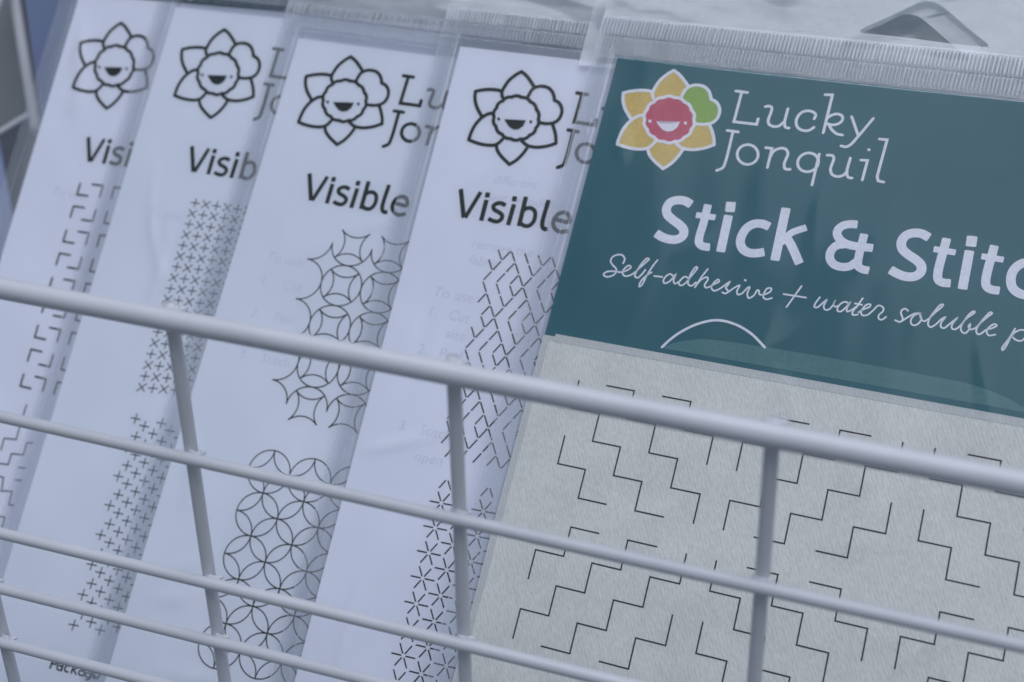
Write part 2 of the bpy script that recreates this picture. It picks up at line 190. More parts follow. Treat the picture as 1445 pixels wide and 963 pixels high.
             (1.196, 1, 1, 0, [35.61, -40.85, 35.44, -47.49, 35.88, -48.54, 36.5, -48.86, 37.29, -48.73]),
             (1.137, 1, 1, 0,
              [38.49, -45.69, 40.59, -45.92, 42.44, -45.92, 42.33, -44.63, 41.57, -43.72, 40.31, -43.55, 39.22, -44.13, 38.49, -45.36, 38.37, -46.9, 39.08, -48.18, 40.48, -48.93,
               41.68, -48.8, 42.79, -48.35])]}
FILLS = {'heart': [[24.45, -15.31, 24.63, -15.66, 24.78, -16.01, 24.88, -16.37, 24.91, -16.74, 24.88, -17.1, 24.78, -17.45, 24.63, -17.78, 24.44, -18.09, 24.47, -18.46, 24.44, -18.83,
            24.37, -19.18, 24.23, -19.51, 24.04, -19.81, 23.79, -20.07, 23.5, -20.29, 23.19, -20.48, 23.04, -20.8, 22.85, -21.11, 22.62, -21.38, 22.34, -21.61, 22.02, -21.79,
            21.67, -21.91, 21.3, -21.98, 20.92, -22.01, 20.63, -22.23, 20.31, -22.42, 19.97, -22.56, 19.6, -22.65, 19.22, -22.67, 18.84, -22.63, 18.45, -22.53, 18.08, -22.4, 17.7,
            -22.47, 17.32, -22.5, 16.93, -22.48, 16.55, -22.4, 16.18, -22.26, 15.84, -22.07, 15.52, -21.82, 15.22, -21.55, 14.84, -21.46, 14.46, -21.33, 14.1, -21.15, 13.78,
            -20.92, 13.49, -20.64, 13.25, -20.33, 13.06, -19.99, 12.91, -19.63, 12.59, -19.39, 12.29, -19.11, 12.04, -18.81, 11.83, -18.48, 11.69, -18.12, 11.62, -17.75, 11.59,
            -17.37, 11.61, -17.0, 11.42, -16.66, 11.26, -16.3, 11.16, -15.93, 11.12, -15.56, 11.16, -15.19, 11.25, -14.84, 11.4, -14.5, 11.59, -14.19, 11.57, -13.81, 11.59, -13.44,
            11.66, -13.08, 11.8, -12.75, 12.0, -12.44, 12.25, -12.18, 12.55, -11.96, 12.87, -11.77, 13.02, -11.43, 13.21, -11.12, 13.44, -10.84, 13.72, -10.61, 14.05, -10.44,
            14.41, -10.32, 14.78, -10.25, 15.17, -10.22, 15.47, -10.0, 15.79, -9.81, 16.13, -9.67, 16.51, -9.59, 16.89, -9.57, 17.28, -9.62, 17.67, -9.72, 18.05, -9.86, 18.43,
            -9.79, 18.81, -9.76, 19.2, -9.79, 19.58, -9.87, 19.95, -10.02, 20.3, -10.22, 20.62, -10.47, 20.91, -10.74, 21.29, -10.84, 21.67, -10.98, 22.02, -11.16, 22.34, -11.4,
            22.62, -11.68, 22.85, -11.99, 23.04, -12.34, 23.19, -12.7, 23.51, -12.94, 23.8, -13.21, 24.04, -13.52, 24.24, -13.85, 24.38, -14.2, 24.45, -14.57, 24.47, -14.95]],
 'leaf': [[19.8, -9.36, 20.47, -7.07, 21.79, -5.95, 23.14, -5.62, 24.92, -5.8, 26.4, -6.77, 27.4, -8.4, 27.63, -9.12, 29.11, -9.7, 30.26, -11.07, 30.66, -12.69, 30.33, -14.41,
           29.36, -15.6, 27.34, -16.31, 25.11, -16.43, 20.66, -14.67]],
 'mouth': [[14.71, -17.07, 16.55, -17.43, 18.13, -17.39, 19.62, -16.96, 21.06, -16.36, 20.68, -18.1, 19.68, -19.24, 18.35, -19.62, 16.97, -19.2, 15.71, -18.18],
           [13.53, -17.22, 13.53, -17.46, 13.41, -17.65, 13.21, -17.74, 12.98, -17.7, 12.78, -17.56, 12.66, -17.34, 12.67, -17.1, 12.78, -16.91, 12.99, -16.82, 13.22, -16.85,
            13.42, -17.0],
           [22.96, -16.52, 22.95, -16.75, 22.84, -16.94, 22.64, -17.03, 22.41, -17.0, 22.21, -16.85, 22.1, -16.63, 22.11, -16.39, 22.22, -16.21, 22.42, -16.12, 22.65, -16.15,
            22.85, -16.3]],
 'petal': [[12.44, -10.7, 11.92, -9.33, 12.15, -7.76, 13.04, -5.42, 14.52, -3.52, 15.98, -2.21, 17.64, -3.15, 19.45, -4.74, 20.83, -6.17, 20.2, -9.99, 17.18, -12.41],
           [11.63, -8.95, 10.63, -8.8, 8.71, -8.91, 6.24, -9.42, 4.09, -10.24, 4.51, -12.32, 5.62, -14.58, 7.74, -17.1, 11.38, -15.88, 14.95, -14.73, 13.14, -9.86],
           [10.88, -15.84, 9.55, -16.32, 7.85, -17.97, 6.65, -20.3, 6.12, -22.75, 6.01, -24.79, 8.2, -25.27, 11.14, -25.47, 13.62, -25.13, 14.87, -24.35, 16.83, -22.57, 14.96,
            -17.44],
           [14.39, -24.99, 15.16, -26.49, 16.69, -27.94, 19.69, -29.91, 21.35, -28.28, 22.72, -26.1, 23.67, -23.71, 20.97, -21.34, 16.06, -22.01],
           [21.41, -22.55, 23.22, -23.53, 25.91, -23.66, 28.84, -22.86, 31.28, -21.59, 30.75, -19.68, 29.86, -17.81, 28.87, -16.2, 24.18, -16.22, 20.51, -19.39]],
 'wave': [[30.42, -76.87, 33.09, -75.08, 36.4, -73.73, 40.3, -72.66, 47.69, -72.24, 55.02, -72.0, 75.18, -71.88, 91.7, -71.97, 102.66, -72.15, 108.02, -73.02, 112.74, -74.16,
           118.55, -76.58, 42.49, -76.77]]}

random.seed(7)
sc = bpy.context.scene
C = sc.collection

# ------------------------------------------------------------------ camera
cam_d = bpy.data.cameras.new('camera')
cam = bpy.data.objects.new('camera', cam_d); C.objects.link(cam)
r = GEO['cam']['rot']
M = Matrix([[r[0][i], r[1][i], r[2][i]] for i in range(3)]).to_4x4()
M.translation = Vector(GEO['cam']['loc'])
cam.matrix_world = M
cam_d.sensor_width = 36; cam_d.lens = 2000 / 1445 * 36
cam_d.clip_start = .01; cam_d.clip_end = 50
cam_d.dof.use_dof = True; cam_d.dof.focus_distance = .338; cam_d.dof.aperture_fstop = 12.5
sc.camera = cam

# ------------------------------------------------------------------ daylight, overcast
world = bpy.data.worlds.new('World'); sc.world = world; world.use_nodes = True
wn = world.node_tree; wn.nodes.clear()
sky = wn.nodes.new('ShaderNodeTexSky'); sky.sky_type = 'NISHITA'; sky.sun_disc = False
sky.sun_elevation = math.radians(65); sky.sun_rotation = math.radians(120)
sky.air_density = 1.3; sky.dust_density = 1.5; sky.ozone_density = 1.0
hsv = wn.nodes.new('ShaderNodeHueSaturation'); hsv.inputs['Saturation'].default_value = .8
bg = wn.nodes.new('ShaderNodeBackground'); bg.inputs['Strength'].default_value = .05
wo = wn.nodes.new('ShaderNodeOutputWorld')
wn.links.new(sky.outputs[0], hsv.inputs['Color']); wn.links.new(hsv.outputs[0], bg.inputs[0]); wn.links.new(bg.outputs[0], wo.inputs[0])
sun_d = bpy.data.lights.new('sun', 'SUN'); sun_d.energy = 1.5; sun_d.angle = math.radians(60); sun_d.color = (.89, .92, 1)
sun = bpy.data.objects.new('sun', sun_d); C.objects.link(sun)
SUN_DIR = Vector((.10, -.06, .9)).normalized()
sun.rotation_euler = SUN_DIR.to_track_quat('Z', 'Y').to_euler()
vs = sc.view_settings
sc.display_settings.display_device = 'sRGB'
vs.view_transform = 'Standard'; vs.look = 'None'; vs.gamma = 1; vs.use_curve_mapping = False
vs.exposure = .45
sc.render.engine = 'CYCLES'
sc.cycles.transparent_max_bounces = 48; sc.cycles.max_bounces = 8
sc.cycles.use_denoising = True
sc.render.film_transparent = False

# ------------------------------------------------------------------ materials
def principled(name, col, rough=.6, spec=.5, coat=0):
    m = bpy.data.materials.new(name); m.use_nodes = True
    b = m.node_tree.nodes['Principled BSDF']
    b.inputs['Base Color'].default_value = (*col, 1); b.inputs['Roughness'].default_value = rough
    b.inputs['Specular IOR Level'].default_value = spec; b.inputs['Coat Weight'].default_value = coat
    return m, m.node_tree, b
def coords(nt, scale=(1, 1, 1), rot=(0, 0, 0)):
    tc = nt.nodes.new('ShaderNodeTexCoord'); mp = nt.nodes.new('ShaderNodeMapping')
    mp.inputs['Scale'].default_value = scale; mp.inputs['Rotation'].default_value = rot
    nt.links.new(tc.outputs['Object'], mp.inputs[0]); return mp.outputs[0]
def add_noise(nt, vec, scale, detail=3, rough=.5):
    n = nt.nodes.new('ShaderNodeTexNoise'); n.inputs['Scale'].default_value = scale
    n.inputs['Detail'].default_value = detail; n.inputs['Roughness'].default_value = rough
    nt.links.new(vec, n.inputs['Vector']); return n.outputs['Fac']
def mixcol(nt, fac, a, b, lo=.35, hi=.65):
    rp = nt.nodes.new('ShaderNodeValToRGB'); rp.color_ramp.elements[0].position = lo; rp.color_ramp.elements[1].position = hi
    rp.color_ramp.elements[0].color = (*a, 1); rp.color_ramp.elements[1].color = (*b, 1)
    nt.links.new(fac, rp.inputs[0]); return rp.outputs[0]
def bump(nt, b, h, strength, dist=.001):
    bp = nt.nodes.new('ShaderNodeBump'); bp.inputs['Strength'].default_value = strength; bp.inputs['Distance'].default_value = dist
    nt.links.new(h, bp.inputs['Height']); nt.links.new(bp.outputs[0], b.inputs['Normal']); return bp

def paper(name, a, b_):
    m, nt, b = principled(name, a, .75, .3)
    v = coords(nt)
    nt.links.new(mixcol(nt, add_noise(nt, v, 22, 3), a, b_), b.inputs['Base Color'])
    bump(nt, b, add_noise(nt, v, 1600, 3), .12, .0002)
    return m
WHITE = paper('white_paper', (.78, .80, .90), (.82, .84, .94))
WHITE_W = paper('white_paper_film_tint', (.74, .785, .87), (.79, .825, .91))  # cooler tint puts the film's reflection into the paper colour
TEAL = paper('teal_card', (.030, .135, .168), (.038, .150, .185))
def ink(name, col, rough=.7):
    m, nt, b = principled(name, col, rough, .3)
    v = coords(nt)
    c2 = tuple(min(1, c * 1.12 + .004) for c in col)
    nt.links.new(mixcol(nt, add_noise(nt, v, 900, 2), col, c2, .3, .7), b.inputs['Base Color'])
    return m
BLACK = ink('black_ink', (.012, .018, .016)); GHOST = ink('show_through_ink', (.63, .655, .765)); PALE = ink('white_print', (.82, .83, .93))
YELLOW = ink('yellow_print', (.66, .49, .17)); RED = ink('pink_red_print', (.55, .12, .18)); GREEN = ink('green_print', (.28, .44, .11))
WAVE = ink('pale_teal_print', (.085, .21, .225)); THREAD = ink('dark_line_print', (.03, .03, .028))

# non-woven sheet: soft fibrous texture with a diagonal grain
def fabric():
    m, nt, b = principled('nonwoven_sheet', (.6, .62, .61), .85, .2)
    v0 = coords(nt, (1, 1, 1), (0, 0, math.radians(-27)))
    mp = nt.nodes.new('ShaderNodeMapping'); mp.inputs['Scale'].default_value = (1, .42, 1); nt.links.new(v0, mp.inputs[0]); v1 = mp.outputs[0]
    n1 = add_noise(nt, v1, 1700, 3, .6)
    v2 = coords(nt); n2 = add_noise(nt, v2, 70, 4, .6)
    mx = nt.nodes.new('ShaderNodeMath'); mx.operation = 'MULTIPLY_ADD'; mx.inputs[1].default_value = .62
    nt.links.new(n1, mx.inputs[0])
    ad = nt.nodes.new('ShaderNodeMath'); ad.operation = 'MULTIPLY'; ad.inputs[1].default_value = .38
    nt.links.new(n2, ad.inputs[0]); nt.links.new(ad.outputs[0], mx.inputs[2])
    wv = nt.nodes.new('ShaderNodeTexWave'); wv.inputs['Scale'].default_value = 360; wv.inputs['Distortion'].default_value = 3.5
    wv.inputs['Detail'].default_value = 2; wv.inputs['Detail Scale'].default_value = 1.3; nt.links.new(v0, wv.inputs['Vector'])
    ws = nt.nodes.new('ShaderNodeMath'); ws.operation = 'MULTIPLY_ADD'; ws.inputs[1].default_value = .11
    nt.links.new(wv.outputs['Fac'], ws.inputs[0]); nt.links.new(mx.outputs[0], ws.inputs[2]); mx = ws
    nt.links.new(mixcol(nt, mx.outputs[0], (.63, .64, .62), (.79, .79, .755), .40, .70), b.inputs['Base Color'])
    bump(nt, b, n1, .4, .0004)
    return m
FABRIC = fabric()
def fabric_dark():
    m = FABRIC.copy(); m.name = 'nonwoven_backing'
    for n in m.node_tree.nodes:
        if n.type == 'VALTORGB':
            n.color_ramp.elements[0].color = (.54, .565, .56, 1); n.color_ramp.elements[1].color = (.64, .66, .65, 1)
    return m
FABRIC_B = fabric_dark()

# clear film: see-through, a little hazy, with a soft sky reflection broken by creases
def film(name, haze, gloss, rough, bumpd=.0006, scale=18, tint=(.985, .99, .995), haze_var=.5, stretch=(1, .35, 1)):
    m = bpy.data.materials.new(name); m.use_nodes = True; nt = m.node_tree; nt.nodes.clear()
    out = nt.nodes.new('ShaderNodeOutputMaterial')
    tr = nt.nodes.new('ShaderNodeBsdfTransparent'); tr.inputs[0].default_value = (*tint, 1)
    df = nt.nodes.new('ShaderNodeBsdfDiffuse'); df.inputs[0].default_value = (.90, .94, .98, 1)
    tl = nt.nodes.new('ShaderNodeBsdfTranslucent'); tl.inputs[0].default_value = (.90, .94, .98, 1)
    gl = nt.nodes.new('ShaderNodeBsdfGlossy'); gl.inputs['Roughness'].default_value = rough; gl.inputs[0].default_value = (.95, .97, 1, 1)
    v = coords(nt, stretch, (0, 0, .35))
    n1 = add_noise(nt, v, scale, 3, .55)
    bp = nt.nodes.new('ShaderNodeBump'); bp.inputs['Strength'].default_value = 1; bp.inputs['Distance'].default_value = bumpd
    nt.links.new(n1, bp.inputs['Height'])
    nt.links.new(bp.outputs[0], gl.inputs['Normal'])
    mx0 = nt.nodes.new('ShaderNodeMixShader'); mx0.inputs[0].default_value = .45
    nt.links.new(df.outputs[0], mx0.inputs[1]); nt.links.new(tl.outputs[0], mx0.inputs[2])
    n2 = add_noise(nt, v, scale * 2.3, 4, .6)
    mr = nt.nodes.new('ShaderNodeMapRange'); mr.inputs['From Min'].default_value = .3; mr.inputs['From Max'].default_value = .7
    mr.inputs['To Min'].default_value = haze * (1 - haze_var); mr.inputs['To Max'].default_value = haze * (1 + haze_var)
    nt.links.new(n2, mr.inputs[0])
    m1 = nt.nodes.new('ShaderNodeMixShader'); nt.links.new(mr.outputs[0], m1.inputs[0])
    nt.links.new(tr.outputs[0], m1.inputs[1]); nt.links.new(mx0.outputs[0], m1.inputs[2])
    fr = nt.nodes.new('ShaderNodeFresnel'); fr.inputs[0].default_value = 1.45; nt.links.new(bp.outputs[0], fr.inputs['Normal'])
    mm = nt.nodes.new('ShaderNodeMath'); mm.operation = 'MULTIPLY'; mm.inputs[1].default_value = gloss; nt.links.new(fr.outputs[0], mm.inputs[0])
    g2 = nt.nodes.new('ShaderNodeBsdfGlossy'); g2.inputs['Roughness'].default_value = min(.09, rough); g2.inputs[0].default_value = (.95, .97, 1, 1)
    nt.links.new(bp.outputs[0], g2.inputs['Normal'])
    mg = nt.nodes.new('ShaderNodeMixShader'); mg.inputs[0].default_value = .45
    nt.links.new(gl.outputs[0], mg.inputs[1]); nt.links.new(g2.outputs[0], mg.inputs[2])
    m2 = nt.nodes.new('ShaderNodeMixShader'); nt.links.new(mm.outputs[0], m2.inputs[0])
    nt.links.new(m1.outputs[0], m2.inputs[1]); nt.links.new(mg.outputs[0], m2.inputs[2])
    nt.links.new(m2.outputs[0], out.inputs[0])
    return m
FILM = film('clear_film', .014, .6, .36)
MARGIN = film('clear_film_margin', .19, 1.3, .15, .0008, 30, haze_var=.35)
FLAP = film('creased_film_flap', .42, 1.8, .16, .0015, 26, haze_var=.45, stretch=(.5, 1, 1))
BAND = film('ribbed_film_band', .40, 2.0, .2, .0003, 60, haze_var=.3)
BAND_LOW = film('ribbed_film_band_lower', .2, 1.2, .2, .0003, 60, haze_var=.3)
BASE = film('film_under_ribs', .22, 1.0, .15, .0004, 40, haze_var=.3)
SEAM = film('film_fold_line', .30, 2.0, .2, .0004, 200, haze_var=.5)

# white powder-coated steel
def powder(name, col, rough=.42):
    m, nt, b = principled(name, col, rough, .45)
    v = coords(nt)
    nt.links.new(mixcol(nt, add_noise(nt, v, 60, 4), tuple(c * .94 for c in col), col), b.inputs['Base Color'])
    n1 = add_noise(nt, v, 420, 3); bump(nt, b, n1, .22, .00025)
    return m
STEEL = powder('white_powder_coat', (.60, .615, .665), .34)

# ------------------------------------------------------------------ mesh helpers
def link(name, bm, mat, parent=None, smooth=False):
    me = bpy.data.meshes.new(name); bm.to_mesh(me); bm.free(); me.materials.append(mat)
    if smooth:
        for p in me.polygons: p.use_smooth = True
    o = bpy.data.objects.new(name, me); C.objects.link(o)
    if parent: o.parent = parent
    return o
def thing(name, label, cat, mat4, group=None):
    o = bpy.data.objects.new(name, None); C.objects.link(o); o.matrix_world = mat4; o.empty_display_size = .01
    o['label'] = label; o['category'] = cat
    if group: o['group'] = group
    return o
def mm(v): return v / 1000

def catmull(P, closed, n=6):
    m = len(P); out = []
    if m < 3: return P
    rng = range(m if closed else m - 1)
    for i in rng:
        p1, p2 = P[i], P[(i + 1) % m]
        p0 = P[(i - 1) % m] if (closed or i > 0) else (2 * p1[0] - p2[0], 2 * p1[1] - p2[1])
        p3 = P[(i + 2) % m] if (closed or i + 2 < m) else (2 * p2[0] - p1[0], 2 * p2[1] - p1[1])
        # centripetal knots
        def d(a, b): return max(1e-4, math.hypot(a[0] - b[0], a[1] - b[1])) ** .5
        t0 = 0; t1 = d(p0, p1); t2 = t1 + d(p1, p2); t3 = t2 + d(p2, p3)
        for k in range(n):
            t = t1 + (t2 - t1) * k / n; q = []
            for c in (0, 1):
                a1 = (t1 - t) / (t1 - t0) * p0[c] + (t - t0) / (t1 - t0) * p1[c]
                a2 = (t2 - t) / (t2 - t1) * p1[c] + (t - t1) / (t2 - t1) * p2[c]
                a3 = (t3 - t) / (t3 - t2) * p2[c] + (t - t2) / (t3 - t2) * p3[c]
                b1 = (t2 - t) / (t2 - t0) * a1 + (t - t0) / (t2 - t0) * a2
                b2 = (t3 - t) / (t3 - t1) * a2 + (t - t1) / (t3 - t1) * a3
                q.append((t2 - t) / (t2 - t1) * b1 + (t - t1) / (t2 - t1) * b2)
            out.append(tuple(q))
    if not closed: out.append(P[-1])
    return out

LAYER = [0]
def ribbon(bm, P, w, z, cap='r', closed=False):
    """a flat printed line of width w (mm) along the points P (mm)"""
    Q = [P[0]]
    for p in P[1:]:
        if math.hypot(p[0] - Q[-1][0], p[1] - Q[-1][1]) > 1e-3: Q.append(p)
    if closed and math.hypot(Q[0][0] - Q[-1][0], Q[0][1] - Q[-1][1]) < 1e-3: Q.pop()
    P = Q; n = len(P)
    if n < 2: return
    LAYER[0] = (LAYER[0] + 1) % 12; z = z + LAYER[0] * .003
    h = w / 2; L = []; R = []
    for i in range(n):
        a = P[i - 1] if (i > 0 or closed) else None
        b = P[(i + 1) % n] if (i < n - 1 or closed) else None
        d1 = Vector((P[i][0] - a[0], P[i][1] - a[1])).normalized() if a else None
        d2 = Vector((b[0] - P[i][0], b[1] - P[i][1])).normalized() if b else None
        if d1 is None: d1 = d2
        if d2 is None: d2 = d1
        t = (d1 + d2)
        t = t.normalized() if t.length > 1e-6 else d1
        nrm = Vector((-t.y, t.x)); c = max(.35, nrm.dot(Vector((-d1.y, d1.x))))
        L.append((P[i][0] + nrm.x * h / c, P[i][1] + nrm.y * h / c)); R.append((P[i][0] - nrm.x * h / c, P[i][1] - nrm.y * h / c))
    V = lambda p: bm.verts.new((mm(p[0]), mm(p[1]), mm(z)))
    lv = [V(p) for p in L]; rv = [V(p) for p in R]
    for i in range(n - (0 if closed else 1)):
        j = (i + 1) % n
        bm.faces.new((rv[i], rv[j], lv[j], lv[i]))
    if not closed:
        for e, s in ((0, -1), (n - 1, 1)):
            q = P[1] if e == 0 else P[n - 2]
            d = Vector((P[e][0] - q[0], P[e][1] - q[1])).normalized(); nn = Vector((-d.y, d.x))
            k = 7; arc = []
            for i in range(1, k):
                a = math.pi * i / k
                if cap == 'r': x, y = math.sin(a) * h, math.cos(a) * h
                else:  # blunt end with slightly rounded corners
                    cc = math.cos(a); ss = math.sin(a); q_ = 1 / max(abs(cc), ss) ** .75
                    x, y = ss * q_ * h * .22, cc * q_ * h; y = max(-h, min(h, y))
                arc.append((P[e][0] + d.x * x + nn.x * y, P[e][1] + d.y * x + nn.y * y))
            vs_ = [V(p) for p in arc]
            first, last = (lv[e], rv[e]) if s > 0 else (rv[e], lv[e])
            loop = [first] + vs_ + [last]
            try: bm.faces.new(loop[::-1])
            except ValueError: pass
def unpack(s):
    return [(s[i], s[i + 1]) for i in range(0, len(s), 2)]
def affine(A, P):
    return [(p[0] * A[0][0] + p[1] * A[1][0] + A[2][0], p[0] * A[0][1] + p[1] * A[1][1] + A[2][1]) for p in P]
def draw(name, strokes, mat, parent, z, A=None, wf=1.0, thin=1.0):
    bm = bmesh.new()
    for w, blunt, smooth, cl, pts in strokes:
        P = unpack(pts)
        if A: P = affine(A, P)
        if smooth: P = catmull(P, cl)
        ribbon(bm, P, w * wf * thin, z, 'b' if blunt else 'r', cl)
    return link(name, bm, mat, parent)
def fill(name, polys, mat, parent, z, A=None):
    bm = bmesh.new()
    for i, s in enumerate(polys):
        P = unpack(s)
        if A: P = affine(A, P)
        if (lambda a: a < 0)(sum(P[k - 1][0] * P[k][1] - P[k][0] * P[k - 1][1] for k in range(len(P)))): P = P[::-1]
        f = bm.faces.new([bm.verts.new((mm(x), mm(y), mm(z + i * .003))) for x, y in P])
    bmesh.ops.triangulate(bm, faces=bm.faces[:])
    return link(name, bm, mat, parent)
def plate(name, x0, y0, x1, y1, z0, z1, mat, parent, bev=0):
    bm = bmesh.new()
    vs_ = [bm.verts.new((mm(x), mm(y), mm(z))) for z in (z0, z1) for x, y in ((x0, y0), (x1, y0), (x1, y1), (x0, y1))]
    for f in ((3, 2, 1, 0), (4, 5, 6, 7), (0, 1, 5, 4), (1, 2, 6, 5), (2, 3, 7, 6), (3, 0, 4, 7)): bm.faces.new([vs_[i] for i in f])
    return link(name, bm, mat, parent)
def sheet(name, x0, y0, x1, y1, zf, mat, parent, nx=40, ny=60):
    """a thin film surface whose height over the card is zf(x, y) in mm"""
    bm = bmesh.new(); g = []
    for j in range(ny + 1):
        row = []
        for i in range(nx + 1):
            x = x0 + (x1 - x0) * i / nx; y = y0 + (y1 - y0) * j / ny
            row.append(bm.verts.new((mm(x), mm(y), mm(zf(x, y)))))
        g.append(row)
    for j in range(ny):
        for i in range(nx): bm.faces.new((g[j][i], g[j][i + 1], g[j + 1][i + 1], g[j + 1][i]))
    return link(name, bm, mat, parent, True)

# ------------------------------------------------------------------ the printed patterns (regular lattices on each card)
def proj(H, p):
    w = H[2][0] * p[0] + H[2][1] * p[1] + H[2][2]
    return ((H[0][0] * p[0] + H[0][1] * p[1] + H[0][2]) / w, (H[1][0] * p[0] + H[1][1] * p[1] + H[1][2]) / w)
def arc(cx, cy, r, a0, a1, n=9):
    return [(cx + r * math.cos(math.radians(a0 + (a1 - a0) * i / n)), cy + r * math.sin(math.radians(a0 + (a1 - a0) * i / n))) for i in range(n + 1)]
def stairs():
    b = [[(0, 0), (0, 1), (1, 1), (1, 2), (2, 2)], [(0, -2), (0, -1), (1, -1), (1, 0), (2, 0), (2, 1), (3, 1), (3, 2), (4, 2)],
         [(1, -2), (2, -2), (2, -1), (3, -1), (3, 0), (4, 0), (4, 1), (5, 1), (5, 2)], [(3, -2), (4, -2), (4, -1), (5, -1), (5, 0)]]
    b = b + [[(11 - x, y) for x, y in p] for p in b]
    b = b + [[(x, 5 - y) for x, y in p] for p in b]
    return [[(x + 12 * cx, y + 10 * cy) for x, y in p] for cx in (0, 1) for cy in (0, 1) for p in b
            if max(x for x, y in p) + 12 * cx <= 17.5 and max(y for x, y in p) + 10 * cy <= 11.5]
def diamonds():
    S = []
    def add(i, j, di, dj):
        for x, y in ((i, j), (i + di, j + dj)):
            if not (0 <= x - y <= 18 and -3 <= x + y <= 11): return
        S.append([(i + di * .09, j + dj * .09), (i + di * .91, j + dj * .91)])
    for j in range(-12, 9):
        for i in range(-3, 21):
            a, b = i % 3, j % 3
            if b == 0 or (b == 1 and a in (1, 2)) or (b == 2 and a == 2): add(i, j, 1, 0)
            if a == 0 or (a == 1 and b in (1, 2)) or (a == 2 and b == 2): add(i, j, 0, 1)
    return S
def stars():
    S = []
    for c in range(4):
        for j in range(8):
            cx, cy = c * .8660254, j + (.5 if c % 2 else 0)
            for a in range(6):
                x, y = math.cos(a * math.pi / 3), math.sin(a * math.pi / 3)
                S.append([(cx + .09 * x, cy + .09 * y), (cx + .487 * x, cy + .487 * y)])
            if j == 0 and c % 2 == 0:
                for s in (-1, 1): S.append([(cx + s * .244, cy - .578), (cx + s * .045, cy - .922)])
    return [s for s in S if max(p[1] for p in s) < 8.2]
def interlaced():
    S = []
    for i in range(3):
        for j in range(5):
            for th in (0, 90, 180, 270):
                S.append(arc(i + .7071 * math.cos(math.radians(th)), j + .7071 * math.sin(math.radians(th)), .5, th + 135, th + 225))
        for j in range(4):
            for sx, sy, a0 in ((-.5, -.5, 0), (.5, -.5, 90), (.5, .5, 180), (-.5, .5, 270)):
                S.append(arc(i - .5 + sx, j + .5 + sy, .5, a0, a0 + 90))
    return S
def rings():
    S = []
    for i in range(3):
        for j in range(-1, 4):
            S.append(arc(i, j + .5, .5, 0, 360, 40))
            for cx, cy, a0 in ((i - .5, j, 0), (i + .5, j, 90), (i + .5, j + 1, 180), (i - .5, j + 1, 270)): S.append(arc(cx, cy, .5, a0, a0 + 90))
    return S
def crosses():
    S = []
    for r_ in range(18):
        for c in range(7):
            if (r_ + c) % 2 == 0: S += [[(c - .42, r_), (c + .42, r_)], [(c, r_ - .42), (c, r_ + .42)]]
            else: S += [[(c - .36, r_ - .36), (c + .36, r_ + .36)], [(c - .36, r_ + .36), (c + .36, r_ - .36)]]
    return S
def pluses():
    S = []
    for a in range(-20, 30):
        for b in range(-20, 30):
            x, y = 2 * a - b, a + 2 * b
            if 0 <= x <= 14 and 0 <= y <= 35: S += [[(x - .95, y), (x + .95, y)], [(x, y - .9), (x, y + .9)]]
    return S
def keys():
    S = []
    for m in range(5):
        for x in (0, 6):
            y = 4 * m
            S += [[(x, y), (x, y + 1), (x + 1, y + 1)], [(x + 1, y), (x + 2, y), (x + 2, y + 1)], [(x + 4, y), (x + 3, y), (x + 3, y + 1)], [(x + 4, y + 1), (x + 5, y + 1), (x + 5, y)]]
            if m < 4:
                y += 2
                S += [[(x + 1, y), (x, y), (x, y + 1)], [(x + 1, y + 1), (x + 2, y + 1), (x + 2, y)], [(x + 3, y), (x + 3, y + 1), (x + 4, y + 1)], [(x + 4, y), (x + 5, y), (x + 5, y + 1)]]
    return S
def pattern(name, lattice, polys, w, mat, parent, z):
    bm = bmesh.new(); H = LATTICE[lattice]
    for q in polys: ribbon(bm, [proj(H, p) for p in q], w, z, 'b')
    return link(name, bm, mat, parent)

# ------------------------------------------------------------------ packets
W_CARD = 148.0
def pack_matrix(k):
    g = PACKS[k]
    m = Matrix([[g['x'][i], g['y'][i], g['z'][i]] for i in range(3)]).to_4x4(); m.translation = Vector(g['o']); return m
def hole_flap(name, y0, y1, parent, x0, x1, hole=True, zf=0.0):
    """the header of the bag: two layers with a rounded triangular hanging hole"""
    bm = bmesh.new()
    outer = [(x0, y0), (x1, y0), (x1, y1), (x0, y1)]
    edges = []
    def loop(P):
        vs_ = [bm.verts.new((mm(x), mm(y), mm(zf))) for x, y in P]
        for i in range(len(vs_)): edges.append(bm.edges.new((vs_[i], vs_[(i + 1) % len(vs_)])))
    loop(outer)
    if hole:
        cx = 77.0; tri = [(cx - 17.0, 14.2, 1.6), (cx + 17.0, 13.6, 1.6), (cx - .3, 26.0, 2.6)]
        P = []
        for i in range(3):
            x, y, r_ = tri[i]; a = Vector(tri[i - 1][:2]); b = Vector(tri[(i + 1) % 3][:2]); c = Vector((x, y))
            da = (a - c).normalized(); db = (b - c).normalized()
            for k in range(7):
                t = k / 6; p = (c + da * r_ * 1.6) * (1 - t) ** 2 + c * 2 * t * (1 - t) + (c + db * r_ * 1.6) * t * t; P.append((p.x, p.y))
        loop(P)
    bmesh.ops.triangle_fill(bm, edges=edges, use_beauty=True, use_dissolve=False, normal=(0, 0, 1))
    for q in range(4):
        big = [e for e in bm.edges if e.calc_length() > .0035]
        if big: bmesh.ops.subdivide_edges(bm, edges=big, cuts=1)
        bmesh.ops.triangulate(bm, faces=[f for f in bm.faces if len(f.verts) > 4])
    sd = parent.location.x * 40
    for v_ in bm.verts:
        x, y = v_.co.x * 1000, v_.co.y * 1000; k_ = min(1, max(0, y - y0) / 4)
        a = noise.noise(Vector((x * .05 + sd, y * .09, 2))) * 1.1 + (abs(noise.noise(Vector((x * .09 + y * .05 + sd, y * .13 - x * .02, 7)))) ** .7) * -1.1
        v_.co.z += mm(a * k_ * .5)
    return link(name, bm, FLAP, parent, True)
